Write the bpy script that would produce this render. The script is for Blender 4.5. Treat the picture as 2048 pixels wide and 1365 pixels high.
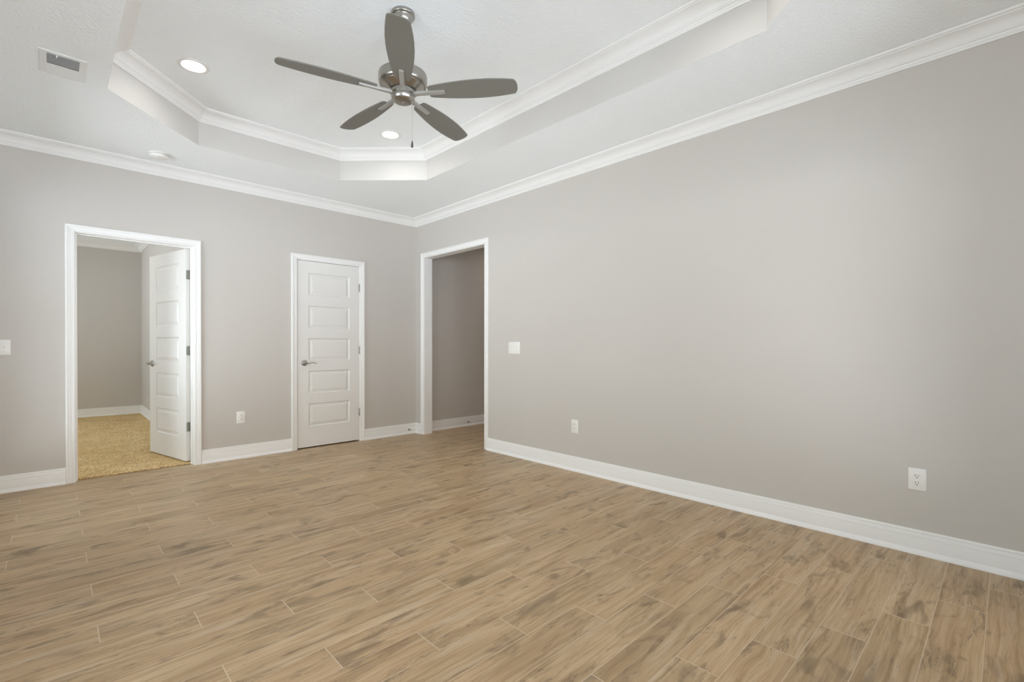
import bpy, bmesh, math, random
from mathutils import Vector, Matrix

# ------------------------------------------------------------------ clear
for o in list(bpy.data.objects):
    bpy.data.objects.remove(o, do_unlink=True)
SC = bpy.context.scene
COL = SC.collection
random.seed(7)

# ------------------------------------------------------------------ camera
cam_d = bpy.data.cameras.new('camera')
cam = bpy.data.objects.new('camera', cam_d)
COL.objects.link(cam)
fw = Vector((0.6932, 0.7207, -0.0062)).normalized()
rt = Vector((0.7207, -0.6932, 0.0012))
rt = (rt - fw * rt.dot(fw)).normalized()
up = rt.cross(fw)
R = Matrix((rt, up, -fw)).transposed().to_4x4()
cam.matrix_world = Matrix.Translation((-3.3922, -5.3161, 1.1317)) @ R
cam_d.sensor_width = 36.0
cam_d.lens = 954.732 / 2048 * 36
cam_d.shift_y = 0.007186
cam_d.clip_start = 0.02
SC.camera = cam

# ------------------------------------------------------------------ sky, exposure
CAN = 67.0           # recessed ceiling lights
CAN_HALL = 170.0
CAN_BEDROOM = 64.0
SC.cycles.max_bounces = 16
SC.cycles.diffuse_bounces = 10
SC.view_settings.view_transform = 'Standard'
SC.view_settings.look = 'None'
SC.view_settings.gamma = 1.0
SC.view_settings.exposure = 0.0
SC.view_settings.use_curve_mapping = False
w = bpy.data.worlds.new('sky')
SC.world = w
w.use_nodes = True
wt = w.node_tree
bg = wt.nodes['Background']


def wnode(typ, **kw):
    nd = wt.nodes.new(typ)
    for k, v in kw.items():
        setattr(nd, k, v)
    return nd


def wmap(sock, a, b):
    nd = wnode('ShaderNodeMapRange', interpolation_type='SMOOTHSTEP')
    nd.inputs['From Min'].default_value = a
    nd.inputs['From Max'].default_value = b
    wt.links.new(sock, nd.inputs['Value'])
    return nd.outputs[0]


def wmix(fac, a, b):
    nd = wnode('ShaderNodeMix', data_type='RGBA')
    wt.links.new(fac, nd.inputs[0])
    for i, v in ((6, a), (7, b)):
        if isinstance(v, tuple):
            nd.inputs[i].default_value = (*v, 1)
        else:
            wt.links.new(v, nd.inputs[i])
    return nd.outputs[2]


# overcast sky above, glow added below the horizon to lift the ceilings; brighter behind the camera
# than on the side of the window wall
SKY_FRONT, GROUND_GLOW_FRONT = (7.4, 6.5, 6.0), (15.8, 16.7, 19.2)
SKY_LEFT, GROUND_GLOW_LEFT = (5.0, 5.6, 6.2), (9.2, 9.8, 10.9)
wtc = wnode('ShaderNodeTexCoord')
wsp = wnode('ShaderNodeSeparateXYZ')
wt.links.new(wtc.outputs['Generated'], wsp.inputs[0])
upf = wmap(wsp.outputs[2], -0.04, 0.04)
sub = wnode('ShaderNodeMath', operation='SUBTRACT')
wt.links.new(wsp.outputs[0], sub.inputs[0])
wt.links.new(wsp.outputs[1], sub.inputs[1])
frf = wmap(sub.outputs[0], -0.5, 0.5)      # 1 towards -y, 0 towards -x
skyc = wmix(upf, wmix(frf, GROUND_GLOW_LEFT, GROUND_GLOW_FRONT), wmix(frf, SKY_LEFT, SKY_FRONT))
wt.links.new(skyc, bg.inputs['Color'])
bg.inputs['Strength'].default_value = 1.0


def portal(name, loc, rot, sx, sy):
    """sampling aid for the sky seen through one window opening (gives no light itself)"""
    l = bpy.data.lights.new(name, 'AREA')
    l.shape = 'RECTANGLE'
    l.size, l.size_y = sx, sy
    l.cycles.is_portal = True
    o = bpy.data.objects.new(name, l)
    o.location = loc
    o.rotation_euler = rot
    COL.objects.link(o)


# ------------------------------------------------------------------ room numbers (metres)
H = 2.743            # ceiling
HT = 3.02            # tray ceiling
XL, YF = -3.90, -5.83
T = 0.115            # wall thickness
TX0, TX1, TY0, TY1, TC = -3.140, -0.761, -5.053, -0.780, 0.600
FANX, FANY = -1.95, -2.918


# ------------------------------------------------------------------ materials
def srgb(r, g, b):
    f = lambda c: (c / 255 / 12.92) if c / 255 <= 0.04045 else ((c / 255 + 0.055) / 1.055) ** 2.4
    return (f(r), f(g), f(b), 1)


class NT:
    def __init__(s, name):
        s.m = bpy.data.materials.new(name)
        s.m.use_nodes = True
        s.t = s.m.node_tree
        s.b = s.t.nodes['Principled BSDF']

    def n(s, typ, **kw):
        nd = s.t.nodes.new(typ)
        for k, v in kw.items():
            setattr(nd, k, v)
        return nd

    def l(s, a, b):
        s.t.links.new(a, b)

    def math(s, op, a, b=None, c=None):
        nd = s.n('ShaderNodeMath', operation=op)
        for i, v in enumerate((a, b, c)):
            if v is None:
                continue
            if isinstance(v, (int, float)):
                nd.inputs[i].default_value = v
            else:
                s.l(v, nd.inputs[i])
        return nd.outputs[0]

    def mix(s, fac, a, b, blend='MIX'):
        nd = s.n('ShaderNodeMix', data_type='RGBA', blend_type=blend)
        for sock, v in ((nd.inputs[0], fac), (nd.inputs[6], a), (nd.inputs[7], b)):
            if isinstance(v, (int, float, tuple)):
                sock.default_value = v
            else:
                s.l(v, sock)
        return nd.outputs[2]

    def noise(s, vec, scale, detail=4.0, rough=0.5, dist=0.0):
        nd = s.n('ShaderNodeTexNoise')
        nd.inputs['Scale'].default_value = scale
        nd.inputs['Detail'].default_value = detail
        nd.inputs['Roughness'].default_value = rough
        nd.inputs['Distortion'].default_value = dist
        s.l(vec, nd.inputs['Vector'])
        return nd.outputs[0]

    def ramp(s, fac, stops, interp='LINEAR'):
        nd = s.n('ShaderNodeValToRGB')
        cr = nd.color_ramp
        cr.interpolation = interp
        while len(cr.elements) < len(stops):
            cr.elements.new(0.5)
        for e, (p, c) in zip(cr.elements, stops):
            e.position = p
            e.color = c if isinstance(c, tuple) else (c, c, c, 1)
        s.l(fac, nd.inputs[0])
        return nd.outputs[0]

    def bump(s, hgt, strength, dist):
        nd = s.n('ShaderNodeBump')
        nd.inputs['Strength'].default_value = strength
        nd.inputs['Distance'].default_value = dist
        s.l(hgt, nd.inputs['Height'])
        s.l(nd.outputs[0], s.b.inputs['Normal'])


def paint(name, col, rough, scale=0, strength=0.0, dist=0.001, spec=0.4):
    k = NT(name)
    k.b.inputs['Base Color'].default_value = col
    k.b.inputs['Roughness'].default_value = rough
    k.b.inputs['Specular IOR Level'].default_value = spec
    g = k.n('ShaderNodeNewGeometry')
    if scale:
        k.bump(k.noise(g.outputs['Position'], scale, 3, 0.55), strength, dist)
    else:  # faint roughness variation
        v = k.noise(g.outputs['Position'], 9, 2)
        k.l(k.math('MULTIPLY_ADD', v, 0.08, rough - 0.04), k.b.inputs['Roughness'])
    return k.m


M = {}
M['wall'] = paint('wall_paint', srgb(199, 194, 187), 0.62, 190, 0.12, 0.0012, 0.3)
M['ceil'] = paint('ceiling_paint', srgb(243, 246, 246), 0.85, 62, 0.9, 0.006, 0.15)
M['trim'] = paint('white_trim_paint', srgb(236, 235, 232), 0.36)
M['tray'] = paint('pale_tray_paint', srgb(208, 205, 200), 0.62, 190, 0.12, 0.0012, 0.3)
M['door'] = paint('white_door_paint', srgb(226, 224, 220), 0.38)
M['plastic'] = paint('white_plastic', srgb(232, 230, 225), 0.30)
M['vent'] = paint('white_vent_enamel', srgb(232, 233, 231), 0.45)
M['slotdark'] = paint('dark_slot', srgb(52, 48, 44), 0.6)
M['duct'] = paint('galvanised_duct', srgb(120, 124, 122), 0.6)
M['rubber'] = paint('white_rubber', srgb(225, 223, 217), 0.6)
M['blade'] = paint('grey_fan_blade', srgb(114, 111, 103), 0.42)
M['fob'] = paint('dark_bronze', srgb(70, 66, 58), 0.35)


def metal(name, col, rough, met=1.0):
    k = NT(name)
    k.b.inputs['Base Color'].default_value = col
    k.b.inputs['Metallic'].default_value = met
    tc = k.n('ShaderNodeTexCoord')
    mp = k.n('ShaderNodeMapping')
    mp.inputs['Scale'].default_value = (40, 40, 400)
    k.l(tc.outputs['Object'], mp.inputs['Vector'])
    v = k.noise(mp.outputs[0], 1.0, 2)
    k.l(k.math('MULTIPLY_ADD', v, 0.12, rough - 0.06), k.b.inputs['Roughness'])
    return k.m


M['nickel'] = metal('brushed_nickel', srgb(172, 169, 163), 0.30, 1.0)
M['arm'] = metal('satin_nickel_paint', srgb(166, 163, 156), 0.45, 0.35)
M['hinge'] = metal('satin_nickel', srgb(170, 168, 160), 0.42)
M['chain'] = metal('nickel_chain', srgb(215, 212, 205), 0.3)


def floor_mat():
    k = NT('wood_look_tile')
    g = k.n('ShaderNodeNewGeometry')
    sx = k.n('ShaderNodeSeparateXYZ')
    k.l(g.outputs['Position'], sx.inputs[0])
    X, Y = sx.outputs[0], sx.outputs[1]
    W_, L_ = 0.1553, 0.905
    v = k.math('MULTIPLY_ADD', Y, -1 / W_, -1.998 / W_)
    j = k.math('FLOOR', v)
    fv = k.math('SUBTRACT', v, j)
    u0 = k.math('MULTIPLY_ADD', X, 1 / L_, 2.965 / L_)
    u = k.math('MULTIPLY_ADD', j, -1 / 3, u0)
    i = k.math('FLOOR', u)
    fu = k.math('SUBTRACT', u, i)
    dv = k.math('MULTIPLY', k.math('MINIMUM', fv, k.math('SUBTRACT', 1.0, fv)), W_)
    du = k.math('MULTIPLY', k.math('MINIMUM', fu, k.math('SUBTRACT', 1.0, fu)), L_)
    # grout: a soft 3 mm line, fainter along the long joints
    gl = k.n('ShaderNodeMapRange')
    gl.inputs['From Min'].default_value = 0.0013
    gl.inputs['From Max'].default_value = 0.0022
    gl.inputs['To Min'].default_value = 1.0
    gl.inputs['To Max'].default_value = 0.0
    k.l(du, gl.inputs['Value'])
    gs = k.n('ShaderNodeMapRange')
    gs.inputs['From Min'].default_value = 0.0011
    gs.inputs['From Max'].default_value = 0.0020
    gs.inputs['To Min'].default_value = 0.8
    gs.inputs['To Max'].default_value = 0.0
    k.l(dv, gs.inputs['Value'])
    grout = k.math('MAXIMUM', gl.outputs[0], gs.outputs[0])
    # per-tile randoms
    cid = k.n('ShaderNodeCombineXYZ')
    k.l(i, cid.inputs[0]); k.l(j, cid.inputs[1])
    wn = k.n('ShaderNodeTexWhiteNoise', noise_dimensions='3D')
    k.l(cid.outputs[0], wn.inputs['Vector'])
    rs = k.n('ShaderNodeSeparateColor')
    k.l(wn.outputs['Color'], rs.inputs[0])
    r1, r2, r3 = rs.outputs[0], rs.outputs[1], rs.outputs[2]

    def coords(ax, ay, seed):
        c = k.n('ShaderNodeCombineXYZ')
        k.l(k.math('MULTIPLY_ADD', r1, 37.0 + seed, k.math('MULTIPLY', X, ax)), c.inputs[0])
        k.l(k.math('MULTIPLY_ADD', r2, 53.0, k.math('MULTIPLY', Y, ay)), c.inputs[1])
        k.l(k.math('MULTIPLY', r3, 29.0 + seed), c.inputs[2])
        return c.outputs[0]

    warp = k.math('MULTIPLY', k.math('SUBTRACT', k.noise(coords(2.6, 7.0, 31), 1.0, 2, 0.45, 0.4), 0.5), 0.050)
    Yw = k.math('ADD', Y, warp)

    def wcoords(ax, ay, seed):
        c = k.n('ShaderNodeCombineXYZ')
        k.l(k.math('MULTIPLY_ADD', r1, 37.0 + seed, k.math('MULTIPLY', X, ax)), c.inputs[0])
        k.l(k.math('MULTIPLY_ADD', r2, 53.0, k.math('MULTIPLY', Yw, ay)), c.inputs[1])
        k.l(k.math('MULTIPLY', r3, 29.0 + seed), c.inputs[2])
        return c.outputs[0]

    broad = k.noise(wcoords(1.7, 8.0, 0), 1.0, 3, 0.55, 0.5)
    grain = k.noise(wcoords(1.5, 55.0, 3), 1.0, 5, 0.60, 0.2)
    fine = k.noise(wcoords(7.0, 240.0, 5), 1.0, 3, 0.6, 0.0)
    smear = k.noise(wcoords(2.6, 13.0, 9), 1.0, 4, 0.55, 1.2)
    knot = k.noise(coords(4.2, 10.5, 13), 1.0, 3, 0.5, 0.9)
    vein = k.noise(wcoords(2.4, 24.0, 17), 1.0, 4, 0.6, 1.4)
    col = k.ramp(broad, [(0.25, srgb(176, 150, 119)), (0.44, srgb(190, 166, 134)), (0.58, srgb(199, 175, 143)), (0.75, srgb(209, 187, 156))])
    # tile tone: some redder, some greyer, light and dark
    tone = k.ramp(r3, [(0.0, srgb(232, 227, 218)), (0.35, srgb(252, 248, 242)), (0.62, srgb(248, 240, 231)), (0.85, srgb(238, 234, 226)), (1.0, srgb(255, 253, 249))])
    col = k.mix(0.7, col, tone, 'MULTIPLY')
    gr = k.ramp(grain, [(0.24, srgb(200, 188, 168)), (0.44, srgb(238, 233, 224)), (0.60, srgb(255, 255, 255)), (0.8, srgb(255, 255, 255))])
    col = k.mix(0.85, col, gr, 'MULTIPLY')
    fi = k.ramp(fine, [(0.3, srgb(232, 228, 220)), (0.6, srgb(255, 255, 255))])
    col = k.mix(0.85, col, fi, 'MULTIPLY')
    # smoky dark streaks, thin dark veins and knots
    sm = k.ramp(smear, [(0.55, 0.0), (0.64, 0.55), (0.78, 0.95)])
    col = k.mix(sm, col, k.mix(0.50, col, srgb(132, 111, 84)))
    ve = k.ramp(vein, [(0.478, 0.0), (0.50, 0.95), (0.522, 0.0)])
    vm = k.math('MULTIPLY', ve, k.ramp(smear, [(0.47, 0.0), (0.60, 1.0)]))
    col = k.mix(vm, col, srgb(118, 100, 76))
    km = k.ramp(knot, [(0.58, 0.0), (0.67, 0.6), (0.76, 1.0)])
    col = k.mix(km, col, k.mix(0.74, col, srgb(96, 79, 57)))
    pale = k.ramp(k.noise(wcoords(1.6, 16.0, 21), 1.0, 3, 0.5, 0.8), [(0.56, 0.0), (0.72, 0.5)])
    col = k.mix(pale, col, srgb(205, 187, 161))
    col = k.mix(grout, col, srgb(205, 186, 160))
    k.l(col, k.b.inputs['Base Color'])
    k.b.inputs['Specular IOR Level'].default_value = 0.42
    k.l(k.math('MULTIPLY_ADD', grain, -0.16, 0.48), k.b.inputs['Roughness'])
    hgt = k.math('SUBTRACT', k.math('MULTIPLY', grain, 0.18), k.math('MULTIPLY', grout, 0.9))
    k.bump(hgt, 0.25, 0.002)
    return k.m


M['floor'] = floor_mat()


def carpet_mat():
    k = NT('gold_beige_carpet')
    g = k.n('ShaderNodeNewGeometry')
    P = g.outputs['Position']
    tuft = k.noise(P, 62, 3, 0.65, 0.4)
    big = k.noise(P, 3.2, 3, 0.5, 0.8)
    col = k.ramp(big, [(0.3, srgb(226, 196, 145)), (0.55, srgb(238, 210, 160)), (0.75, srgb(246, 222, 178))])
    col = k.mix(0.8, col, k.ramp(tuft, [(0.32, srgb(150, 130, 98)), (0.58, srgb(255, 255, 255))]), 'MULTIPLY')
    k.l(col, k.b.inputs['Base Color'])
    k.b.inputs['Roughness'].default_value = 0.95
    k.b.inputs['Specular IOR Level'].default_value = 0.1
    k.bump(tuft, 0.9, 0.012)
    return k.m


M['carpet'] = carpet_mat()


def glow(name, col, strength):
    k = NT(name)
    k.b.inputs['Base Color'].default_value = (0.9, 0.9, 0.88, 1)
    k.b.inputs['Emission Color'].default_value = col
    k.b.inputs['Emission Strength'].default_value = strength
    return k.m


M['lens'] = glow('lit_diffuser', (1.0, 0.985, 0.96, 1), CAN)
M['lens_hall'] = glow('lit_hall_diffuser', (1.0, 0.90, 0.84, 1), CAN_HALL)
M['lens_bedroom'] = glow('lit_bedroom_diffuser', (1.0, 0.90, 0.70, 1), CAN_BEDROOM)


def glass():
    k = NT('window_glass')
    t = k.t
    out = [n for n in t.nodes if n.type == 'OUTPUT_MATERIAL'][0]
    tr = k.n('ShaderNodeBsdfTransparent')
    tr.inputs[0].default_value = (0.95, 0.97, 0.96, 1)
    gl = k.n('ShaderNodeBsdfGlossy')
    gl.inputs['Roughness'].default_value = 0.0
    fr = k.n('ShaderNodeFresnel')
    mx = k.n('ShaderNodeMixShader')
    k.l(fr.outputs[0], mx.inputs[0]); k.l(tr.outputs[0], mx.inputs[1]); k.l(gl.outputs[0], mx.inputs[2])
    k.l(mx.outputs[0], out.inputs['Surface'])
    return k.m


M['glass'] = glass()


# ------------------------------------------------------------------ mesh helpers
def obj(name, bm, mat, parent=None, loc=None, smooth=False, bevel=0.0):
    bmesh.ops.recalc_face_normals(bm, faces=bm.faces)
    me = bpy.data.meshes.new(name)
    bm.to_mesh(me)
    bm.free()
    for m in (mat if isinstance(mat, (list, tuple)) else [mat]):
        me.materials.append(m)
    if smooth:
        for p in me.polygons:
            p.use_smooth = True
        me.set_sharp_from_angle(angle=math.radians(38))
    o = bpy.data.objects.new(name, me)
    COL.objects.link(o)
    if parent:
        o.parent = parent
    if loc is not None:
        o.location = loc
    if bevel:
        b = o.modifiers.new('bevel', 'BEVEL')
        b.width = bevel
        b.segments = 2
        b.limit_method = 'ANGLE'
    return o


def empty(name, loc, rot=(0, 0, 0)):
    o = bpy.data.objects.new(name, None)
    o.empty_display_size = 0.05
    o.location = loc
    o.rotation_euler = rot
    COL.objects.link(o)
    return o


def tag(o, label, cat, group=None, kind=None):
    o['label'] = label
    o['category'] = cat
    if group:
        o['group'] = group
    if kind:
        o['kind'] = kind
    return o


def struct(o, label, cat):
    return tag(o, label, cat, kind='structure')


def box(bm, x0, x1, y0, y1, z0, z1):
    v = [bm.verts.new(p) for p in ((x0, y0, z0), (x1, y0, z0), (x1, y1, z0), (x0, y1, z0), (x0, y0, z1), (x1, y0, z1), (x1, y1, z1), (x0, y1, z1))]
    for f in ((0, 3, 2, 1), (4, 5, 6, 7), (0, 1, 5, 4), (1, 2, 6, 5), (2, 3, 7, 6), (3, 0, 4, 7)):
        bm.faces.new([v[i] for i in f])


def BX(*a):
    bm = bmesh.new()
    box(bm, *a)
    return bm


def lathe(bm, prof, n=48, mat=None, ring=False):
    """prof: (r, z) from one end to the other; closes at r = 0"""
    rings = []
    for r, z in prof:
        if r < 1e-6:
            rings.append([bm.verts.new((0, 0, z))])
        else:
            rings.append([bm.verts.new((r * math.cos(2 * math.pi * i / n), r * math.sin(2 * math.pi * i / n), z)) for i in range(n)])
    fs = []
    for a, b in zip(rings, rings[1:]):
        for i in range(n):
            q = [a[i % len(a)], a[(i + 1) % len(a)], b[(i + 1) % len(b)], b[i % len(b)]]
            u = []
            for t in q:
                if t not in u:
                    u.append(t)
            if len(u) > 2:
                fs.append(bm.faces.new(u))
    if ring:
        a, b = rings[-1], rings[0]
        fs += [bm.faces.new((a[i], a[(i + 1) % n], b[(i + 1) % n], b[i])) for i in range(n)]
    for e in (rings[0], rings[-1]):
        if len(e) > 2 and not ring:
            fs.append(bm.faces.new(e))
    if mat is not None:
        bmesh.ops.transform(bm, matrix=mat, verts=[t for r in rings for t in r])
    return fs


def tube(bm, pts, rad, n=10, flat=1.0):
    """tube along pts; rad a number or list; flat squashes it along z"""
    pts = [Vector(p) for p in pts]
    rr = rad if isinstance(rad, (list, tuple)) else [rad] * len(pts)
    rings = []
    for k, p in enumerate(pts):
        d = (pts[min(k + 1, len(pts) - 1)] - pts[max(k - 1, 0)]).normalized()
        a = Vector((0, 0, 1)) if abs(d.z) < 0.9 else Vector((1, 0, 0))
        s = d.cross(a).normalized()
        t = s.cross(d).normalized()
        rings.append([bm.verts.new(p + s * rr[k] * math.cos(2 * math.pi * i / n) + t * rr[k] * flat * math.sin(2 * math.pi * i / n)) for i in range(n)])
    for a, b in zip(rings, rings[1:]):
        for i in range(n):
            bm.faces.new((a[i], a[(i + 1) % n], b[(i + 1) % n], b[i]))
    bm.faces.new(rings[0]); bm.faces.new(rings[-1])


def wall(name, axis, at, t, a0, a1, z0, z1, holes, label):
    """wall slab normal to axis ('x' or 'y'), from at to at+t, spanning a0..a1, with rectangular holes (a,b,za,zb)"""
    As = sorted({a0, a1, *[h[0] for h in holes], *[h[1] for h in holes]})
    Zs = sorted({z0, z1, *[h[2] for h in holes], *[h[3] for h in holes]})
    Zs = [z for z in Zs if z0 <= z <= z1]
    bm = bmesh.new()
    V = {}

    def vt(i, j, s):
        if (i, j, s) not in V:
            p = at + (t if s else 0)
            V[i, j, s] = bm.verts.new((p, As[i], Zs[j]) if axis == 'x' else (As[i], p, Zs[j]))
        return V[i, j, s]

    def solid(i, j):
        if not (0 <= i < len(As) - 1 and 0 <= j < len(Zs) - 1):
            return False
        a, z = (As[i] + As[i + 1]) / 2, (Zs[j] + Zs[j + 1]) / 2
        return not any(h[0] < a < h[1] and h[2] < z < h[3] for h in holes)

    for i in range(len(As) - 1):
        for j in range(len(Zs) - 1):
            if not solid(i, j):
                continue
            for s in (0, 1):
                bm.faces.new((vt(i, j, s), vt(i + 1, j, s), vt(i + 1, j + 1, s), vt(i, j + 1, s)))
            for di, dj, e in ((-1, 0, ((i, j), (i, j + 1))), (1, 0, ((i + 1, j), (i + 1, j + 1))), (0, -1, ((i, j), (i + 1, j))), (0, 1, ((i, j + 1), (i + 1, j + 1)))):
                if not solid(i + di, j + dj):
                    (p, q), (r, u) = e
                    bm.faces.new((vt(p, q, 0), vt(r, u, 0), vt(r, u, 1), vt(p, q, 1)))
    return struct(obj(name, bm, M['wall']), label, 'wall')


def mitres(path, closed):
    """per-vertex mitre vectors (towards the left of the direction of travel)"""
    n = len(path)
    out = []
    for k in range(n):
        def nrm(a, b):
            d = (Vector(b) - Vector(a)).normalized()
            return Vector((-d.y, d.x))
        n0 = nrm(path[k - 1], path[k]) if (closed or k > 0) else None
        n1 = nrm(path[k], path[(k + 1) % n]) if (closed or k < n - 1) else None
        if n0 is None or n1 is None:
            out.append(n0 or n1)
        else:
            m = (n0 + n1)
            out.append(m / (1 + n0.dot(n1)))
    return out


def strip(bm, p0, p1, m0, m1, prof, to3):
    """one length of moulding; prof closed loop of (u, v)"""
    rows = []
    for p, m in ((p0, m0), (p1, m1)):
        rows.append([bm.verts.new(to3(p[0] + m.x * u, p[1] + m.y * u, v)) for u, v in prof])
    n = len(prof)
    for i in range(n):
        bm.faces.new((rows[0][i], rows[0][(i + 1) % n], rows[1][(i + 1) % n], rows[1][i]))
    bm.faces.new(rows[0]); bm.faces.new(rows[1])


# mouldings ---------------------------------------------------------
CROWN = [(0, -.088), (.009, -.088), (.011, -.083), (.019, -.077), (.023, -.070), (.023, -.067), (.026, -.0665), (.030, -.063), (.031, -.059),
         (.033, -.0585), (.038, -.050), (.046, -.040), (.056, -.031), (.068, -.024), (.082, -.019), (.093, -.0165),
         (.0935, -.0125), (.101, -.0115), (.105, -.008), (.107, -.004), (.107, 0), (0, 0)]
BASE = [(0, 0), (.028, 0), (.028, .006), (.026, .013), (.021, .020), (.0155, .0245), (.0135, .027), (.0140, .089), (.0135, .0905), (.0090, .0915), (.0090, .0945), (.0130, .0955),
        (.0122, .113), (.0112, .1145), (.0055, .1155), (.0055, .1185), (.0095, .1195), (.0085, .127), (.006, .130), (0, .130)]
CASE = [(0, 0), (0, .008), (.002, .0105), (.012, .0108), (.0135, .0125), (.0155, .0095), (.019, .0105), (.030, .0132), (.037, .0150), (.039, .0132), (.042, .0134), (.0435, .0165), (.050, .0178), (.0545, .0165), (.057, .012), (.057, 0)]


def crown_run(names, path, z, closed=True, label=''):
    ms = mitres(path, closed)
    n = len(path)
    for k in range(n if closed else n - 1):
        bm = bmesh.new()
        a, b = path[k], path[(k + 1) % n]
        strip(bm, a, b, ms[k], ms[(k + 1) % n], CROWN, lambda x, y, v: (x, y, z + v))
        struct(obj(names, bm, M['trim'], smooth=True), label[k] if isinstance(label, list) else label, 'crown moulding')


def base_run(name, path, label):
    ms = mitres(path, False)
    bm = bmesh.new()
    rows = []
    for p, m in zip(path, ms):
        rows.append([bm.verts.new((p[0] + m.x * u, p[1] + m.y * u, v)) for u, v in BASE])
    n = len(BASE)
    for r0, r1 in zip(rows, rows[1:]):
        for i in range(n):
            bm.faces.new((r0[i], r0[(i + 1) % n], r1[(i + 1) % n], r1[i]))
    bm.faces.new(rows[0]); bm.faces.new(rows[-1])
    return struct(obj(name, bm, M['trim'], smooth=True), label, 'baseboard')


def casing(name, axis, at, sgn, a0, a1, ztop, label, legs=True):
    """door casing, inner edges a0 < a1 and ztop, on the wall plane, standing out by sgn"""
    path = [(a1, 0), (a1, ztop), (a0, ztop), (a0, 0)]
    # travelling up, left, down: outside is on the right, so offset is minus the left mitre
    ms = [-m for m in mitres(path, False)]
    to3 = (lambda a, z, v: (a, at + sgn * v, z)) if axis == 'y' else (lambda a, z, v: (at + sgn * v, a, z))
    bm = bmesh.new()
    for k in range(3):
        strip(bm, path[k], path[k + 1], ms[k], ms[k + 1], CASE, to3)
    return struct(obj(name, bm, M['trim'], smooth=True), label, 'door casing')


# ------------------------------------------------------------------ setting
# floors
struct(obj('floor', BX(XL - T, 4.2, YF - T, 0.072, -0.06, 0.0), M['floor']), 'wood-look plank tile floor of the room and hall', 'floor')


def carpet():
    bm = bmesh.new()
    nx, ny = 150, 190
    rnd = random.Random(3)
    x0, x1, y0, y1 = -6.1, -2.22, 0.072, 4.72
    xs = [x0 + (x1 - x0) * i / nx for i in range(nx + 1)]
    ys = [y0 + (y1 - y0) * (j / ny) ** 1.7 for j in range(ny + 1)]
    g = [[bm.verts.new((x, y + (rnd.uniform(-.006, .006) if j == 0 else 0), (0.004 if j == 0 else .011 + rnd.uniform(-.0022, .0022)))) for j, y in enumerate(ys)] for x in xs]
    for i in range(nx):
        for j in range(ny):
            bm.faces.new((g[i][j], g[i + 1][j], g[i + 1][j + 1], g[i][j + 1]))
    b = [[bm.verts.new((x, y, -.06)) for y in (y0, y1)] for x in (x0, x1)]
    bm.faces.new([g[i][0] for i in range(nx + 1)] + [b[1][0], b[0][0]])
    bm.faces.new([g[i][ny] for i in range(nx + 1)] + [b[1][1], b[0][1]])
    bm.faces.new([g[0][j] for j in range(ny + 1)] + [b[0][1], b[0][0]])
    bm.faces.new([g[nx][j] for j in range(ny + 1)] + [b[1][1], b[1][0]])
    bm.faces.new((b[0][0], b[0][1], b[1][1], b[1][0]))
    return obj('floor_carpet', bm, M['carpet'])


struct(carpet(), 'gold-beige carpet floor of the room behind the open door', 'carpet')

# openings
BX0, BX1, BZ = -3.257, -2.440, 2.056         # bedroom door opening (jamb faces)
CX0, CX1, CZ = -1.492, -0.783, 2.056         # closet door
HY0, HY1, HZ = -1.357, -0.186, 2.235         # hall opening
J = 0.018                                     # jamb board
wall('wall_back', 'y', 0.0, T, -6.115, T, 0, H,
     [(BX0 - J, BX1 + J, -1, BZ + J), (CX0 - J, CX1 + J, -1, CZ + J)], 'beige wall holding the two white panelled doors')
wall('wall_right', 'x', 0.0, T, YF - T, 0.0, 0, H, [(HY0 - J, HY1 + J, -1, HZ + J)], 'long beige wall at the right, with the cased opening to the hall')
WINS = [(-5.35, -4.45, 0.25, 2.20), (-3.75, -2.75, 0.25, 2.20), (-1.50, -0.20, 0.15, 2.35)]
wall('wall_left', 'x', XL - T, T, YF - T, 0.0, 0, H, WINS, 'beige window wall beside the camera, outside the photo')
FILL_WINS = [(-3.80, -2.92, 0.25, 2.20), (-2.78, -1.90, 0.25, 2.20), (-1.15, -0.50, 0.25, 2.20)]  # unseen windows added behind the camera for even frontal light
wall('wall_front', 'y', YF - T, T, XL, 0.0, 0, H, FILL_WINS, 'beige wall behind the camera')
wall('wall_bedroom_back', 'y', 4.607, T, -6.115, -2.22, 0, H, [], 'grey-beige far wall of the carpeted room')
wall('wall_bedroom_right', 'x', -2.335, T, T, 4.607, 0, H, [], 'beige side wall of the carpeted room, behind the open door')
BWIN = [(0.7, 2.3, 0.5, 2.15), (2.6, 4.2, 0.5, 2.15)]  # unseen windows added to let light into the carpeted room
wall('wall_bedroom_left', 'x', -6.115, T, T, 4.607, 0, H, BWIN, 'window wall of the carpeted room, out of view')
wall('wall_hall_left', 'y', -0.04, T, T, 4.2, 0, H, [], 'shaded taupe hall wall seen through the cased opening')
wall('wall_hall_right', 'y', -1.75, T, T, 4.2, 0, H, [], 'near hall wall, out of view')
wall('wall_hall_end', 'x', 4.085, T, -1.635, -0.04, 0, H, [], 'end wall of the hall, out of view')
wall('wall_closet_back', 'y', 0.75, T, -2.22, T, 0, H, [], 'back wall of the closet behind the closed door')
wall('wall_closet_right', 'x', 0.0, T, T, 0.75, 0, H, [], 'side wall of the closet behind the closed door')

# ceiling: lower slab with the eight-sided tray cut out of it
OCT = [(TX1, TY0 + TC), (TX1, TY1 - TC), (TX1 - TC, TY1), (TX0 + TC, TY1), (TX0, TY1 - TC), (TX0, TY0 + TC), (TX0 + TC, TY0), (TX1 - TC, TY0)]


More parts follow.
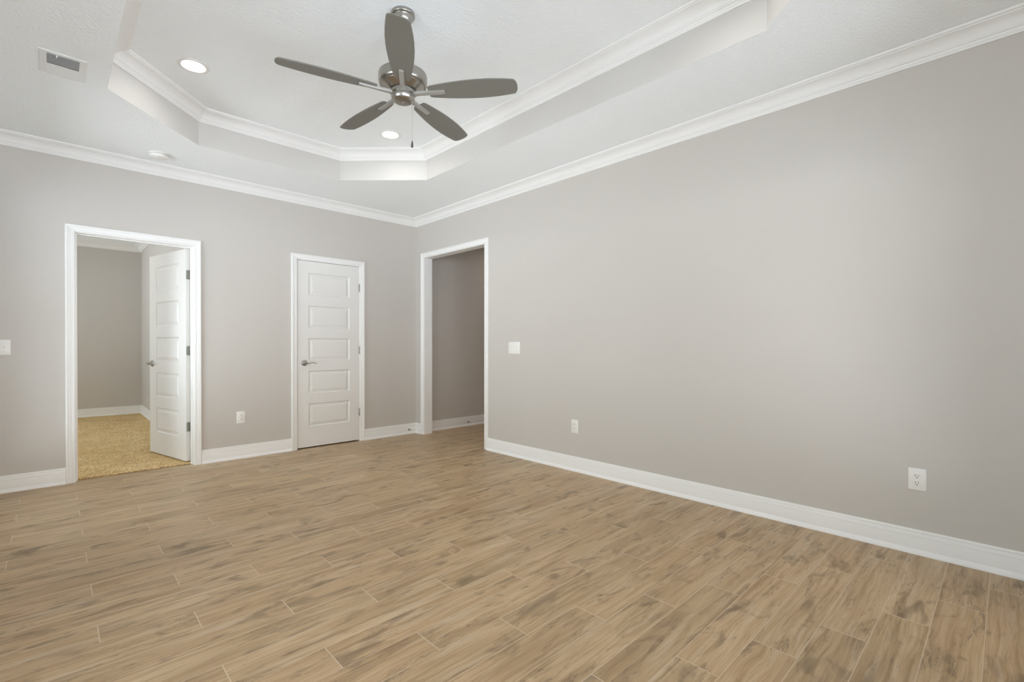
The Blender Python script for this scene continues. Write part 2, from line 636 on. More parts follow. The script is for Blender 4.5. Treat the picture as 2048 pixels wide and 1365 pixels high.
def tray():
    bm = bmesh.new()
    rect = [(T, YF - T), (T, T), (XL - T, T), (XL - T, YF - T)]
    lo = [bm.verts.new((x, y, H)) for x, y in OCT]
    hi = [bm.verts.new((x, y, HT)) for x, y in OCT]
    rl = [bm.verts.new((x, y, H)) for x, y in rect]
    rh = [bm.verts.new((x, y, HT)) for x, y in rect]
    # corner of the rectangle nearest each pair of octagon vertices
    for o, r in ((lo, rl), (hi, rh)):
        bm.faces.new((r[0], r[1], o[1], o[0]))
        bm.faces.new((r[1], o[2], o[1]))
        bm.faces.new((r[1], r[2], o[3], o[2]))
        bm.faces.new((r[2], o[4], o[3]))
        bm.faces.new((r[2], r[3], o[5], o[4]))
        bm.faces.new((r[3], o[6], o[5]))
        bm.faces.new((r[3], r[0], o[7], o[6]))
        bm.faces.new((r[0], o[0], o[7]))
    for k in range(8):
        f = bm.faces.new((lo[k], lo[(k + 1) % 8], hi[(k + 1) % 8], hi[k]))
        f.material_index = 1
    for k in range(4):
        bm.faces.new((rl[k], rl[(k + 1) % 4], rh[(k + 1) % 4], rh[k]))
    return obj('ceiling', bm, [M['ceil'], M['tray']])


struct(tray(), 'textured white ceiling border around the raised tray', 'ceiling')
CANS = [(-2.70, -1.485), (-1.205, -1.465), (-2.70, -4.35), (-1.205, -4.35)]
HCANS = [(1.75, -.50), (3.1, -.85)]  # the farther one is added to brighten the hall
BCANS = [(-4.9, .95), (-3.3, .95), (-4.9, 2.5), (-3.3, 2.5)]  # unseen warm lights added to brighten the carpeted room
CR = .078            # opening for a recessed light


def pierced(name, x0, x1, y0, y1, z, holes, label):
    """ceiling slab with round openings for the recessed lights"""
    bm = bmesh.new()
    for zz in (z, z + .12):
        loops = [[bm.verts.new((x, y, zz)) for x, y in ((x0, y0), (x1, y0), (x1, y1), (x0, y1))]]
        for cx, cy in holes:
            loops.append([bm.verts.new((cx + CR * math.cos(2 * math.pi * i / 48), cy + CR * math.sin(2 * math.pi * i / 48), zz)) for i in range(48)])
        es = []
        for lp in loops:
            es += [bm.edges.new((lp[i], lp[(i + 1) % len(lp)])) for i in range(len(lp))]
        bmesh.ops.triangle_fill(bm, edges=es, use_beauty=True)
        if zz == z:
            low = loops
    for la, lb in zip(low, loops):
        for i in range(len(la)):
            q = (i + 1) % len(la)
            bm.faces.new((la[i], la[q], lb[q], lb[i]))
    return struct(obj(name, bm, M['ceil']), label, 'ceiling')


pierced('ceiling_tray', TX0 - .2, TX1 + .2, TY0 - .2, TY1 + .2, HT, CANS, 'raised textured tray ceiling carrying the fan')
pierced('ceiling_bedroom', -6.115, -2.22, T, 4.722, H, BCANS, 'ceiling of the carpeted room')
pierced('ceiling_hall', T, 4.2, -1.75, .075, H, HCANS, 'ceiling of the hall')
struct(obj('ceiling_closet', BX(-2.22, T, T, .865, H, H + .1), M['ceil']), 'ceiling of the closet', 'ceiling')
struct(obj('floor_closet', BX(-2.22, T, 0.072, .865, -.06, -.001), M['floor']), 'floor of the closet', 'floor')

# crown mouldings
room = [(0, 0), (XL, 0), (XL, YF), (0, YF)]
crown_run('trim_1', room, H, True, ['white crown moulding over the wall with the two doors', 'white crown moulding on the window wall, out of view', 'white crown moulding behind the camera', 'white crown moulding along the top of the long right wall'])
crown_run('trim_2', OCT, HT, True, ['white crown moulding on the long right side of the tray', 'white crown moulding on the short far-right tray side', 'white crown moulding on the far side of the tray, facing the camera',
          'white crown moulding on the short far-left tray side', 'white crown moulding on the left side of the tray', 'white crown moulding on the near-left tray side', 'white crown moulding on the near tray side', 'white crown moulding on the short near-right tray side'])
crown_run('trim_3', [(-2.335, T), (-2.335, 4.607), (-6.0, 4.607)], H, False, ['white crown moulding on the side wall of the carpeted room', 'white crown moulding on the far wall of the carpeted room'])

# baseboards (left of travel is the room side)
base_run('baseboard_back', [(BX0 - .063, 0), (XL + .0, 0)], 'white baseboard left of the open doorway')
base_run('baseboard_back', [(CX0 - .063, 0), (BX1 + .063, 0)], 'white baseboard between the two doors')
base_run('baseboard_back', [(0, HY1 + .063), (0, 0), (CX1 + .063, 0)], 'white baseboard in the far corner between closet door and hall opening')
base_run('baseboard_right', [(0, YF), (0, HY0 - .063)], 'long white baseboard along the right wall')
base_run('baseboard_left', [(XL, 0), (XL, YF)], 'white baseboard under the windows, out of view')
base_run('baseboard_front', [(XL, YF), (0, YF)], 'white baseboard behind the camera')
base_run('baseboard_hall', [(4.085, -.04), (T, -.04)], 'white baseboard on the hall wall')
base_run('baseboard_bedroom', [(-2.335, .2), (-2.335, 4.607), (-6.0, 4.607)], 'white baseboard in the carpeted room').location.z = .008

# casings and jambs
casing('trim_4', 'y', 0, -1, BX0 - .006, BX1 + .006, BZ + .006, 'white casing around the open doorway')
casing('trim_5', 'y', 0, -1, CX0 - .006, CX1 + .006, CZ + .006, 'white casing around the closed closet door')
casing('trim_6', 'x', 0, -1, HY0 - .006, HY1 + .006, HZ + .006, 'white casing around the open hall entrance')
casing('trim_7', 'y', T, 1, BX0 - .006, BX1 + .006, BZ + .006, 'white casing on the far side of the open doorway')


def jamb(name, axis, a0, a1, zt, p0, p1, label, stop=None):
    bm = bmesh.new()
    parts = [(a0 - J, a0, 0, zt + J), (a1, a1 + J, 0, zt + J), (a0, a1, zt, zt + J)]
    for a, b, c, d in parts:
        box(bm, a, b, p0, p1, c, d) if axis == 'y' else box(bm, p0, p1, a, b, c, d)
    if stop:
        s0, s1, k = stop[0], stop[1], .011
        for a, b, c, d in [(a0, a0 + k, 0, zt - k), (a1 - k, a1, 0, zt - k), (a0, a1, zt - k, zt)]:
            box(bm, a, b, s0, s1, c, d)
    return struct(obj(name, bm, M['trim'], bevel=.0012), label, 'door frame')


jamb('trim_8', 'y', BX0, BX1, BZ, -.001, T + .001, 'white frame lining the open doorway', (.040, .078))
jamb('trim_9', 'y', CX0, CX1, CZ, -.001, T + .001, 'white frame lining the closet doorway', (.038, .075))
jamb('trim_10', 'x', HY0, HY1, HZ, -.001, T + .001, 'white frame lining the hall entrance')
casing('trim_11', 'x', T, 1, HY0 - .006, HY1 + .006, HZ + .006, 'white casing on the hall side of the hall entrance')


# ------------------------------------------------------------------ windows (giving the daylight; all but those on the room's window wall are added)
def window(n, axis, at, t, a0, a1, z0, z1, inside, cols, rows, label):
    """framed, divided window filling a hole; inside = +1/-1 direction of the room along axis"""
    P = (lambda p0, p1, a, b, c, d: (p0, p1, a, b, c, d)) if axis == 'x' else (lambda p0, p1, a, b, c, d: (a, b, p0, p1, c, d))
    mid = at + t / 2
    bm = bmesh.new()
    fwd = .05
    for a, b, c, d in ((a0, a0 + fwd, z0, z1), (a1 - fwd, a1, z0, z1), (a0 + fwd, a1 - fwd, z0, z0 + fwd), (a0 + fwd, a1 - fwd, z1 - fwd, z1)):
        box(bm, *P(mid - .03, mid + .03, a, b, c, d))
    root = obj('window_%d' % n, bm, M['trim'], bevel=.002)
    struct(root, label, 'window')
    ia, ib, ic, id_ = a0 + fwd, a1 - fwd, z0 + fwd, z1 - fwd
    bm = bmesh.new()
    mw = .011
    for k in range(1, cols):
        x = ia + (ib - ia) * k / cols
        box(bm, *P(mid - .012, mid + .012, x - mw, x + mw, ic, id_))
    for k in range(1, rows):
        z = ic + (id_ - ic) * k / rows
        q = .028 if (rows % 2 == 0 and k == rows // 2) else mw
        box(bm, *P(mid - .014, mid + .014, ia, ib, z - q, z + q))
    obj('muntins', bm, M['trim'], root)
    obj('glass_pane', BX(*P(mid - .003, mid + .003, ia, ib, ic, id_)), M['glass'], root)
    f0, f1 = (at + t, at + t + .02) if inside > 0 else (at - .02, at)
    bm = bmesh.new()
    for a, b, c, d in ((a0 - .07, a0, z0, z1 + .07), (a1, a1 + .07, z0, z1 + .07), (a0, a1, z1, z1 + .07), (a0 - .07, a1 + .07, z0 - .09, z0 - .02)):
        box(bm, *P(f0, f1, a, b, c, d))
    obj('window_casing', bm, M['trim'], root, bevel=.003)
    bm = bmesh.new()
    s0, s1 = (mid + .031, at + t + .05) if inside > 0 else (at - .05, mid - .031)
    box(bm, *P(s0, s1, a0 - .09, a1 + .09, z0 - .02, z0))
    obj('window_sill', bm, M['trim'], root, bevel=.003)
    if axis == 'x':
        portal('portal', (at - .01, (a0 + a1) / 2, (z0 + z1) / 2), (0, -math.pi / 2, 0), z1 - z0, a1 - a0)
    else:
        portal('portal', ((a0 + a1) / 2, at - .01, (z0 + z1) / 2), (math.pi / 2, 0, 0), a1 - a0, z1 - z0)


for k, (a, b, c, d) in enumerate(WINS):
    window(k + 1, 'x', XL - T, T, a, b, c, d, 1, 3, 6, ['white divided window nearest the camera, outside the photo', 'white divided window in the middle of the window wall, outside the photo', 'white divided window nearest the doors, outside the photo'][k])
for k, (a, b, c, d) in enumerate(FILL_WINS):
    window(k + 5, 'y', YF - T, T, a, b, c, d, 1, 3, 6, ['white divided window directly behind the camera, outside the photo', 'white divided window behind the camera, right of the camera, outside the photo', 'narrow white divided window by the long wall, outside the photo'][k])
for k, (a, b, c, d) in enumerate(BWIN):
    window(k + 8, 'x', -6.115, T, a, b, c, d, 1, 2, 2, ['window of the carpeted room near the door, out of view', 'window of the carpeted room far from the door, out of view'][k])


# ------------------------------------------------------------------ doors
def door_mesh(w, h, t, x0p, panels, mat_name='door'):
    """door leaf in its own space: x 0..w, z 0..h, thickness along y 0..t, moulded panels on both faces"""
    bm = bmesh.new()
    xs = [0, x0p, w - x0p, w]
    zs = [0] + [z for p in panels for z in p] + [h]
    RINGS = [(.0, .0), (.006, .0060), (.011, .0100), (.016, .0100), (.043, .0030), (.046, .0026)]

    def face(y, s):
        V = lambda x, z, d: bm.verts.new((x, y + s * d, z))
        for i in range(3):
            for j in range(len(zs) - 1):
                x0, x1, z0, z1 = xs[i], xs[i + 1], zs[j], zs[j + 1]
                if i == 1 and j % 2 == 1:
                    prev = None
                    for ins, dp in RINGS:
                        r = [V(x0 + ins, z0 + ins, dp), V(x1 - ins, z0 + ins, dp), V(x1 - ins, z1 - ins, dp), V(x0 + ins, z1 - ins, dp)]
                        if prev:
                            for q in range(4):
                                bm.faces.new((prev[q], prev[(q + 1) % 4], r[(q + 1) % 4], r[q]))
                        prev = r
                    bm.faces.new(prev)
                else:
                    bm.faces.new((V(x0, z0, 0), V(x1, z0, 0), V(x1, z1, 0), V(x0, z1, 0)))
    face(0, 1)
    face(t, -1)
    for k in range(len(zs) - 1):
        for x in (0, w):
            bm.faces.new([bm.verts.new(p) for p in ((x, 0, zs[k]), (x, 0, zs[k + 1]), (x, t, zs[k + 1]), (x, t, zs[k]))])
    for k in range(3):
        for z in (0, h):
            bm.faces.new([bm.verts.new(p) for p in ((xs[k], 0, z), (xs[k + 1], 0, z), (xs[k + 1], t, z), (xs[k], t, z))])
    bmesh.ops.remove_doubles(bm, verts=bm.verts, dist=1e-5)
    return bm


def lever(root, x, z, y, out, along):
    """rosette, neck and wavy lever; out = sign of y pointing away from the door, along = sign of x of the lever"""
    h = bpy.data.objects.new('door_handle', None)
    bm = bmesh.new()
    rot = Matrix.Translation((x, y, z)) @ Matrix.Rotation(-out * math.pi / 2, 4, 'X')
    if out < 0:
        rot = Matrix.Translation((x, y, z)) @ Matrix.Rotation(math.pi / 2, 4, 'X')
    lathe(bm, [(0, 0), (.0325, 0), (.0325, .004), (.031, .0075), (.0265, .0095), (.024, .0125), (.019, .0165), (.0135, .0185), (.012, .026), (.012, .046), (.010, .050), (0, .051)], 40, rot)
    hd = obj('door_handle', bm, M['nickel'], root, smooth=True)
    bm = bmesh.new()
    pts, rad = [], []
    for k in range(17):
        s = k / 16
        zz = -.004 * math.sin(s * math.pi * 2.0) * (1 if s < .5 else 1.6) - .004 * s
        if s < .35:
            zz = -.006 * math.sin(s / .35 * math.pi / 2)
        else:
            q = (s - .35) / .65
            zz = -.006 + .010 * math.sin(q * math.pi) - .004 * q
        pts.append((x + along * (-.006 + .126 * s), y + out * (.044 + .004 * math.sin(s * math.pi)), z + zz))
        rad.append(.0105 * (1 - .55 * s) + .0005)
    tube(bm, pts, rad, 12, .62)
    obj('lever', bm, M['nickel'], hd, smooth=True)
    bpy.data.objects.remove(h)
    return hd


PAN = [(.239, .489), (.602, .849), (.963, 1.208), (1.318, 1.566), (1.678, 1.925)]
DZ0 = .014
pz = [(a - DZ0, b - DZ0) for a, b in PAN]
DW = CX1 - CX0 - .006
d1 = obj('door_1', door_mesh(DW, 2.052 - DZ0, .035, .116, pz), M['door'], loc=(CX0 + .003, .001, DZ0), bevel=.0008)
struct(d1, 'closed white five-panel closet door', 'door')
lever(d1, .070, .938 - DZ0, 0, -1, 1)
for z in (1.805, 1.072, .345):
    bm = bmesh.new()
    lathe(bm, [(0, -.047), (.0045, -.046), (.0062, -.043), (.0062, .043), (.0045, .046), (0, .047)], 16, Matrix.Translation((DW + .0015, -.006, z - DZ0)))
    box(bm, DW - .006, DW + .0085, -.0045, -.0008, z - DZ0 - .044, z - DZ0 + .044)
    obj('hinge', bm, M['hinge'], d1, smooth=True)

# open door of the carpeted room: leaf hinged at its x = w end, swung inwards
DW2 = BX1 - BX0 - .006
ang = math.radians(-77)
d2 = obj('door_2', door_mesh(DW2, 2.046 - .02, .035, .150, [(a - .02, b - .02) for a, b in PAN]), M['door'], bevel=.0008)
piv = Vector((BX1 - .003, .118, .022))
d2.matrix_world = Matrix.Translation(piv) @ Matrix.Rotation(ang, 4, 'Z') @ Matrix.Translation((-DW2, -.038, 0))
struct(d2, 'open white five-panel door swung into the carpeted room', 'door')
lever(d2, .066, .940 - .022, 0, -1, 1)
lever(d2, .066, .940 - .022, .035, 1, 1)
for z in (1.802, 1.077, .349):
    zz = z - .022
    bm = bmesh.new()
    # leaf let into the door edge, rounded corners, plus the knuckle
    n = 6
    pts = []
    y0, y1, hh, r = .004, .0385, .0445, .010
    for cy, cz, a0 in ((y0 + r, -hh + r, math.pi), (y1, -hh, None), (y1, hh, None), (y0 + r, hh - r, math.pi / 2)):
        if a0 is None:
            pts.append((cy, cz))
        else:
            for k in range(n + 1):
                a = a0 + (math.pi / 2) * k / n if a0 == math.pi else a0 + (math.pi / 2) * k / n
                pts.append((cy + r * math.cos(a), cz + r * math.sin(a)))
    vs0 = [bm.verts.new((DW2 + .0003, p[0], zz + p[1])) for p in pts]
    vs1 = [bm.verts.new((DW2 + .0018, p[0], zz + p[1])) for p in pts]
    bm.faces.new(vs0); bm.faces.new(vs1)
    for k in range(len(pts)):
        q = (k + 1) % len(pts)
        bm.faces.new((vs0[k], vs0[q], vs1[q], vs1[k]))
    lathe(bm, [(0, -.047), (.0062, -.045), (.0062, .045), (0, .047)], 16, Matrix.Translation((DW2 + .002, .0415, zz)))
    h = obj('hinge', bm, M['hinge'], d2)
    # the other leaf, let into the frame: placed in the door's own space
    bm = bmesh.new()
    box(bm, -.0014, 0.0004, -.034, .002, -.0445, .0445)
    inv = (Matrix.Translation(piv) @ Matrix.Rotation(ang, 4, 'Z') @ Matrix.Translation((-DW2, -.038, 0))).inverted()
    bmesh.ops.transform(bm, matrix=inv @ Matrix.Translation((BX1 - .0002, .114, z)), verts=bm.verts)
    obj('frame_leaf', bm, M['hinge'], h)


# ------------------------------------------------------------------ wall plates
def plate_mesh(w, h):
    bm = bmesh.new()
    a, b, t = w / 2, h / 2, .006
    rings = [(0, 0), (0, .0022), (.002, .0045), (.006, t), ]
    prev = None
    for ins, y in rings:
        r = [bm.verts.new(p) for p in ((-a + ins, -y, -b + ins), (a - ins, -y, -b + ins), (a - ins, -y, b - ins), (-a + ins, -y, b - ins))]
        if prev:
            for q in range(4):
                bm.faces.new((prev[q], prev[(q + 1) % 4], r[(q + 1) % 4], r[q]))
        else:
            bm.faces.new(r)
        prev = r
    bm.faces.new(prev)
    return bm


def screw(parent, x, z, y=-.006):
    bm = bmesh.new()
    lathe(bm, [(0, 0), (.0032, 0), (.0030, .0008), (0, .0012)], 14, Matrix.Translation((x, y, z)) @ Matrix.Rotation(math.pi / 2, 4, 'X'))
    return obj('screw', bm, M['plastic'], parent, smooth=True)


def outlet(loc, rz, label):
    r = empty('wall_outlet', loc, (0, 0, rz))
    tag(r, label, 'outlet', 'duplex wall outlets')
    obj('plate', plate_mesh(.078, .120), M['plastic'], r, smooth=True)
    for s in (1, -1):
        bm = bmesh.new()
        n = 36
        pts = []
        for k in range(n):
            a = 2 * math.pi * k / n
            x, z = .0172 * math.cos(a), .0172 * math.sin(a)
            pts.append((x, max(-.0142, min(.0142, z))))
        for y0, sc in ((-.0055, 1.0), (-.0082, 1.0), (-.0090, .94)):
            ring = [bm.verts.new((x * sc, y0, z * sc)) for x, z in pts]
            if y0 != -.0055:
                for k in range(n):
                    bm.faces.new((prev[k], prev[(k + 1) % n], ring[(k + 1) % n], ring[k]))
            else:
                bm.faces.new(ring)
            prev = ring
        bm.faces.new(prev)
        rc = obj('receptacle', bm, M['plastic'], r, (0, 0, s * .0195), smooth=True)
        for x, hh in ((-.0062, .0048), (.0062, .0040)):
            obj('slot', BX(x - .0012, x + .0012, -.0094, -.0086, -hh + .0030, hh + .0030), M['slotdark'], rc)
        bm = bmesh.new()
        lathe(bm, [(0, 0), (.0027, 0), (.0027, .0006), (0, .0006)], 16, Matrix.Translation((0, -.0088, -.0082)) @ Matrix.Rotation(math.pi / 2, 4, 'X'))
        obj('ground_hole', bm, M['slotdark'], rc)
    screw(r, 0, 0, -.006)
    return r


RB = -math.pi / 2     # plates on the right wall face -x
outlet((-2.038, 0, .409), 0, 'white outlet low on the wall between the two doors')
outlet((0, -2.608, .402), RB, 'white outlet low on the right wall, nearer the hall opening')
outlet((0, -4.976, .404), RB, 'white outlet on the right wall nearest the camera, far right of the photo')


def switch(loc, rz, w, h, n, ups, label):
    r = empty('light_switch', loc, (0, 0, rz))
    tag(r, label, 'light switch', 'wall switches')
    obj('plate', plate_mesh(w, h), M['plastic'], r, smooth=True)
    for k in range(n):
        x = (k - (n - 1) / 2) * .046
        bm = bmesh.new()
        u = ups[k]
        box(bm, x - .0052, x + .0052, -.0068, -.0055, -.0122, .0122)
        # lever
        v = [(x - .004, -.006, -.006 * u - .005), (x + .004, -.006, -.006 * u - .005), (x + .004, -.006, .007), (x - .004, -.006, .007)]
        v = [(x - .0042, -.006, -.0085), (x + .0042, -.006, -.0085), (x + .0042, -.006, .0085), (x - .0042, -.006, .0085)]
        tz = .0075 * u
        w4 = [(x - .0034, -.017, tz - .0032), (x + .0034, -.017, tz - .0032), (x + .0034, -.017, tz + .0032), (x - .0034, -.017, tz + .0032)]
        A = [bm.verts.new(p) for p in v]; B = [bm.verts.new(p) for p in w4]
        bm.faces.new(A); bm.faces.new(B)
        for q in range(4):
            bm.faces.new((A[q], A[(q + 1) % 4], B[(q + 1) % 4], B[q]))
        obj('toggle', bm, M['plastic'], r, bevel=.0006)
        screw(r, x, .030); screw(r, x, -.030)
    return r


switch((0, -1.8215, 1.106), RB, .165, .122, 3, (1, 1, -1), 'white triple toggle switch plate beside the hall opening')
switch((-3.662, 0, 1.112), 0, .074, .118, 1, (1,), 'white single toggle switch left of the open doorway, at the photo edge')


# ------------------------------------------------------------------ spring door stops
def doorstop(loc, rz, label):
    r = empty('door_stop', loc, (0, 0, rz))
    tag(r, label, 'door stop', 'spring door stops')
    toY = Matrix.Rotation(math.pi / 2, 4, 'X')
    bm = bmesh.new()
    lathe(bm, [(0, 0), (.0125, 0), (.0115, .003), (.006, .006), (0, .006)], 20, toY)
    obj('mount', bm, M['hinge'], r, smooth=True)
    bm = bmesh.new()
    pts = []
    for k in range(12 * 14 + 1):
        a = 2 * math.pi * k / 12
        pts.append((.0052 * math.cos(a), -.005 - .052 * k / (12 * 14), .0052 * math.sin(a)))
    tube(bm, pts, .0013, 5)
    obj('spring', bm, M['hinge'], r, smooth=True)
    bm = bmesh.new()
    lathe(bm, [(0, .054), (.0085, .054), (.0085, .066), (.006, .070), (0, .071)], 18, toY)
    obj('rubber_tip', bm, M['rubber'], r, smooth=True)
    return r


doorstop((-.121, -.0135, .056), 0, 'spring door stop on the baseboard in the far corner, left of the hall opening')
doorstop((.815, -.0535, .056), 0, 'spring door stop on the hall baseboard seen through the opening')


# ------------------------------------------------------------------ recessed lights
def can(x, y, z, label, lens='lens'):
    r = empty('recessed_light', (x, y, z))
    tag(r, label, 'ceiling light', 'recessed ceiling lights')
    bm = bmesh.new()
    lathe(bm, [(.0700, .0), (.0700, -.0025), (.074, -.0045), (.086, -.0045), (.0925, -.0025), (.094, 0)], 64, ring=True)
    obj('trim_ring', bm, M['plastic'], r, smooth=True)
    bm = bmesh.new()
    lathe(bm, [(.0700, 0), (.0660, .030), (.0640, .050), (.0775, .050), (.0775, 0)], 64, ring=True)
    obj('baffle', bm, M['plastic'], r, smooth=True)
    bm = bmesh.new()
    lathe(bm, [(0, .034), (.030, .0335), (.055, .0315), (.0655, .030), (.0655, .036), (0, .036)], 64)
    obj('diffuser', bm, M[lens], r, smooth=True)
    return r


for (x, y), lab in zip(CANS, ['lit recessed light in the tray ceiling left of the fan', 'lit recessed light seen below the fan, beside its pull chain', 'lit recessed light at the near left of the tray, out of view', 'lit recessed light at the near right of the tray, out of view']):
    can(x, y, HT, lab)
for (x, y), lab in zip(HCANS, ['lit recessed light in the hall ceiling by the opening, out of view', 'lit recessed light at the end of the hall ceiling, out of view']):
    can(x, y, H, lab, 'lens_hall')
for (x, y), lab in zip(BCANS, ['lit recessed light of the carpeted room, near left, out of view', 'lit recessed light of the carpeted room, near right, out of view', 'lit recessed light of the carpeted room, far left, out of view', 'lit recessed light of the carpeted room, far right, out of view']):
    can(x, y, H, lab, 'lens_bedroom')

# ------------------------------------------------------------------ smoke detector
r = empty('smoke_detector', (-2.742, -.345, H))
tag(r, 'round white smoke detector on the ceiling above the doors', 'smoke detector')
bm = bmesh.new()
lathe(bm, [(0, 0), (.070, 0), (.070, -.008), (.068, -.010), (0, -.010)], 48)
obj('mounting_base', bm, M['plastic'], r, smooth=True)
bm = bmesh.new()
lathe(bm, [(0, -.0105), (.061, -.0105), (.066, -.013), (.066, -.026), (.062, -.033), (.050, -.0375), (.046, -.036), (.040, -.039), (.020, -.041), (0, -.0415)], 48)
obj('body', bm, M['plastic'], r, smooth=True)
bm = bmesh.new()
lathe(bm, [(0, 0), (.007, 0), (.007, -.003), (.005, -.004), (0, -.004)], 20, Matrix.Translation((-.020, -.022, -.0395)))
obj('test_button', bm, M['vent'], r, smooth=True)
bm = bmesh.new()
lathe(bm, [(0, 0), (.0022, 0), (.0022, -.0016), (0, -.002)], 12, Matrix.Translation((-.006, -.036, -.0392)))
obj('indicator', bm, M['slotdark'], r)

# ------------------------------------------------------------------ ceiling air vent
VX0, VX1, VY0, VY1 = -3.445, -3.243, -1.672, -1.372
vc = ((VX0 + VX1) / 2, (VY0 + VY1) / 2)
r = empty('air_vent', (vc[0], vc[1], H))
tag(r, 'white rectangular louvred air vent in the ceiling left of the tray', 'air vent')
hx, hy = (VX1 - VX0) / 2, (VY1 - VY0) / 2
ox, oy0, oy1 = .068, -.124, .124
bm = bmesh.new()
prev = None
for ins, z in ((0, 0), (0, -.0022), (.006, -.0040), (.024, -.0046)):
    ring = [bm.verts.new(p) for p in ((-hx + ins, -hy + ins, z), (hx - ins, -hy + ins, z), (hx - ins, hy - ins, z), (-hx + ins, hy - ins, z))]
    if prev:
        for q in range(4):
            bm.faces.new((prev[q], prev[(q + 1) % 4], ring[(q + 1) % 4], ring[q]))
    prev = ring
for z in (-.0046, -.001):
    ring = [bm.verts.new(p) for p in ((-ox, oy0, z), (ox, oy0, z), (ox, oy1, z), (-ox, oy1, z))]
    for q in range(4):
        bm.faces.new((prev[q], prev[(q + 1) % 4], ring[(q + 1) % 4], ring[q]))
    prev = ring
obj('frame', bm, M['vent'], r)
obj('duct_backing', BX(-ox, ox, oy0, oy1, -.0012, -.0004), M['slotdark'], r)  # dark sheet standing in for the shade inside the duct
bm = bmesh.new()
for k in range(9):          # louvres leaning away from the camera: the dark gaps show
    y = -.120 + .0128 * k
    v = [bm.verts.new(p) for p in ((-ox, y, -.0075), (ox, y, -.0075), (ox, y + .0060, -.0015), (-ox, y + .0060, -.0015), (-ox, y + .0022, -.0075), (ox, y + .0022, -.0075), (ox, y + .0082, -.0015), (-ox, y + .0082, -.0015))]
    for f in ((0, 1, 2, 3), (4, 5, 6, 7), (0, 1, 5, 4), (2, 3, 7, 6), (0, 3, 7, 4), (1, 2, 6, 5)):
        bm.faces.new([v[i] for i in f])
obj('louvres', bm, M['vent'], r)
bm = bmesh.new()
for k in range(10):         # the far half leans the other way and reads closed
    y = .004 + .0128 * k
    v = [bm.verts.new(p) for p in ((-ox, y, -.0036), (ox, y, -.0036), (ox, y + .0126, -.0050), (-ox, y + .0126, -.0050), (-ox, y, -.0028), (ox, y, -.0028), (ox, y + .0126, -.0042), (-ox, y + .0126, -.0042))]
    for f in ((0, 1, 2, 3), (4, 5, 6, 7), (0, 1, 5, 4), (2, 3, 7, 6), (0, 3, 7, 4), (1, 2, 6, 5)):
        bm.faces.new([v[i] for i in f])
obj('louvres', bm, M['vent'], r)
obj('damper_lever', BX(-.030, -.024, -.124, -.108, -.014, -.004), M['vent'], r)

# ------------------------------------------------------------------ ceiling fan
fan = empty('ceiling_fan', (FANX, FANY, HT))
tag(fan, 'brushed nickel ceiling fan with five grey blades and a pull chain', 'ceiling fan')
z0 = HT
bm = bmesh.new()
lathe(bm, [(0, 0), (.066, 0), (.0672, -.004), (.0672, -.016), (.0650, -.0195), (.0570, -.0225), (.0550, -.0250), (.0535, -.036), (.0480, -.050), (.0385, -.061), (.0260, -.067), (.016, -.069), (0, -.069)], 56)
obj('canopy', bm, M['nickel'], fan, smooth=True)
bm = bmesh.new()
lathe(bm, [(0, -.066), (.0135, -.066), (.0135, -.300), (.026, -.303), (.030, -.318), (.030, -.338), (0, -.338)], 28)
obj('downrod', bm, M['nickel'], fan, smooth=True)
bm = bmesh.new()
lathe(bm, [(0, -.340), (.060, -.342), (.124, -.346), (.1335, -.350), (.1345, -.3545), (.1325, -.3565), (.1360, -.358), (.1362, -.394), (.1345, -.403), (.1290, -.4105), (.1225, -.4135),
           (.1200, -.4130), (.1188, -.4150), (.1140, -.4175), (.0860, -.4345), (.0740, -.4395), (0, -.440)], 72)
obj('motor_housing', bm, M['nickel'], fan, smooth=True)
bm = bmesh.new()
lathe(bm, [(0, -.440), (.0655, -.440), (.0655, -.4425), (.0705, -.4435), (.0705, -.4605), (.0640, -.4615), (.0640, -.4645), (0, -.4645)], 56)
obj('blade_hub', bm, M['nickel'], fan, smooth=True)
bm = bmesh.new()
lathe(bm, [(0, -.4645), (.0640, -.4645), (.0658, -.467), (.0655, -.478), (.0625, -.488), (.0560, -.4970), (.0475, -.5022), (.0380, -.5040), (0, -.5045)], 56)
sw = obj('switch_housing', bm, M['nickel'], fan, smooth=True)
bm = bmesh.new()
lathe(bm, [(0, 0), (.004, 0), (.0035, -.002), (0, -.0028)], 14, Matrix.Translation((0, 0, -.5043)))
obj('screw', bm, M['chain'], sw, smooth=True)

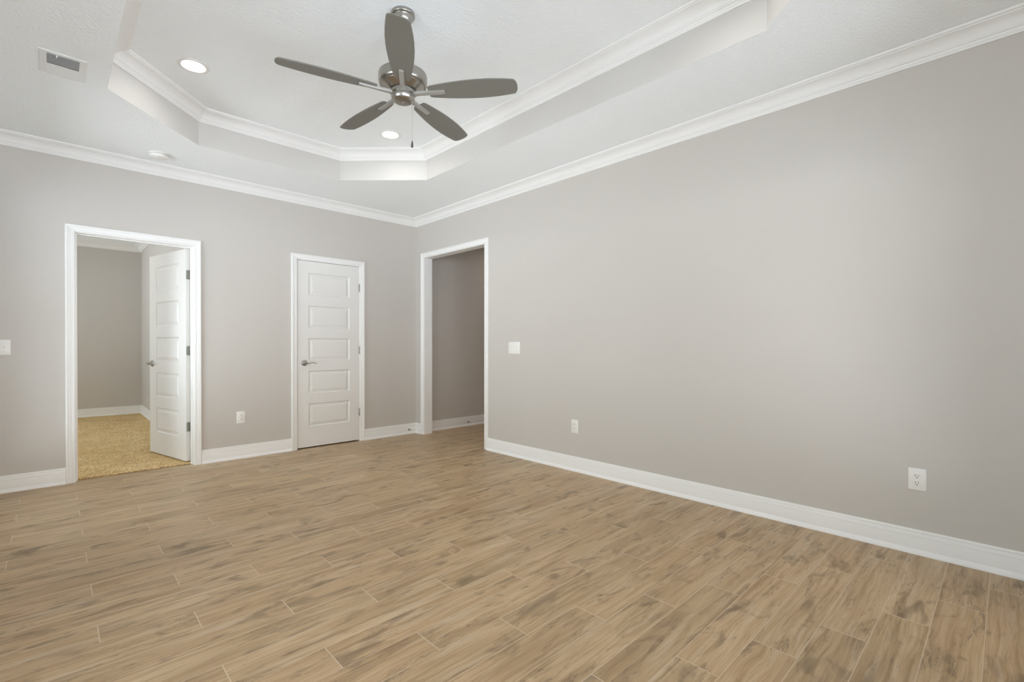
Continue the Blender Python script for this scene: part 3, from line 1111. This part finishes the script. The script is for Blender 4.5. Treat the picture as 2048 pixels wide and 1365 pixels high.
BZL = -.456          # blade axis height below the tray ceiling
A0 = math.radians(-122.9)
PITCH = math.radians(11.5)
OUT = [(.150, .036), (.165, .044), (.20, .0500), (.25, .0570), (.31, .0640), (.37, .0685), (.43, .0705), (.49, .0695), (.55, .0650), (.60, .0590), (.635, .0535), (.640, .0510)]
ARC = [(.6475, .042), (.6530, .028), (.6560, .013)]
for k in range(5):
    a = A0 + k * 2 * math.pi / 5
    base = Matrix.Rotation(a, 4, 'Z') @ Matrix.Translation((0, 0, BZL))
    tilt = base @ Matrix.Rotation(-PITCH, 4, 'X')
    # y+ (counter-clockwise) edge is the lower one
    loop = [(r_, w_) for r_, w_ in OUT] + [(r_, w_) for r_, w_ in ARC] + [(r_, -w_) for r_, w_ in reversed(ARC)] + [(r_, -w_) for r_, w_ in reversed(OUT)]
    bm = bmesh.new()
    lo = [bm.verts.new(tilt @ Vector((x, y, 0))) for x, y in loop]
    hi = [bm.verts.new(tilt @ Vector((x, y, .0065))) for x, y in loop]
    bm.faces.new(lo); bm.faces.new(hi)
    n = len(loop)
    for i in range(n):
        bm.faces.new((lo[i], lo[(i + 1) % n], hi[(i + 1) % n], hi[i]))
    obj('blade', bm, M['blade'], fan, bevel=.0015)
    bm = bmesh.new()
    secs = []
    for r_, w_, zt, zb, tl in ((.060, .013, .004, -.011, 0), (.120, .0125, .004, -.011, .5), (.150, .0125, .001, -.011, 1), (.245, .0130, 0, -.0095, 1)):
        mt = base @ Matrix.Rotation(-PITCH * tl, 4, 'X')
        secs.append([bm.verts.new(mt @ Vector(p)) for p in ((r_, -w_, zb), (r_, w_, zb), (r_, w_, zt), (r_, -w_, zt))])
    for s0, s1 in zip(secs, secs[1:]):
        for q in range(4):
            bm.faces.new((s0[q], s0[(q + 1) % 4], s1[(q + 1) % 4], s1[q]))
    bm.faces.new(secs[0]); bm.faces.new(secs[-1])
    obj('blade_arm', bm, M['arm'], fan, bevel=.0015)

cxo, cyo = .030, -.049
bm = bmesh.new()
z_top, z_bot = -.484, -.727
for k in range(118):     # ball chain
    z = z_top + (z_bot - z_top) * k / 117
    lathe(bm, [(0, .0013), (.0011, .0006), (.0011, -.0006), (0, -.0013)], 6, Matrix.Translation((cxo, cyo, z)))
tube(bm, [(cxo, cyo, z_top), (cxo, cyo, z_bot)], .0006, 6)
lathe(bm, [(0, 0), (.0045, 0), (.0045, .010), (0, .011)], 14, Matrix.Translation((cxo * .97, cyo * .97, -.490)))
ch = obj('pull_chain', bm, M['chain'], fan, smooth=True)
bm = bmesh.new()
lathe(bm, [(0, 0), (.0016, -.001), (.003, -.006), (.0052, -.018), (.0066, -.029), (.0066, -.035), (.005, -.039), (0, -.040)], 20, Matrix.Translation((cxo, cyo, z_bot)))
obj('pull_fob', bm, M['fob'], ch, smooth=True)
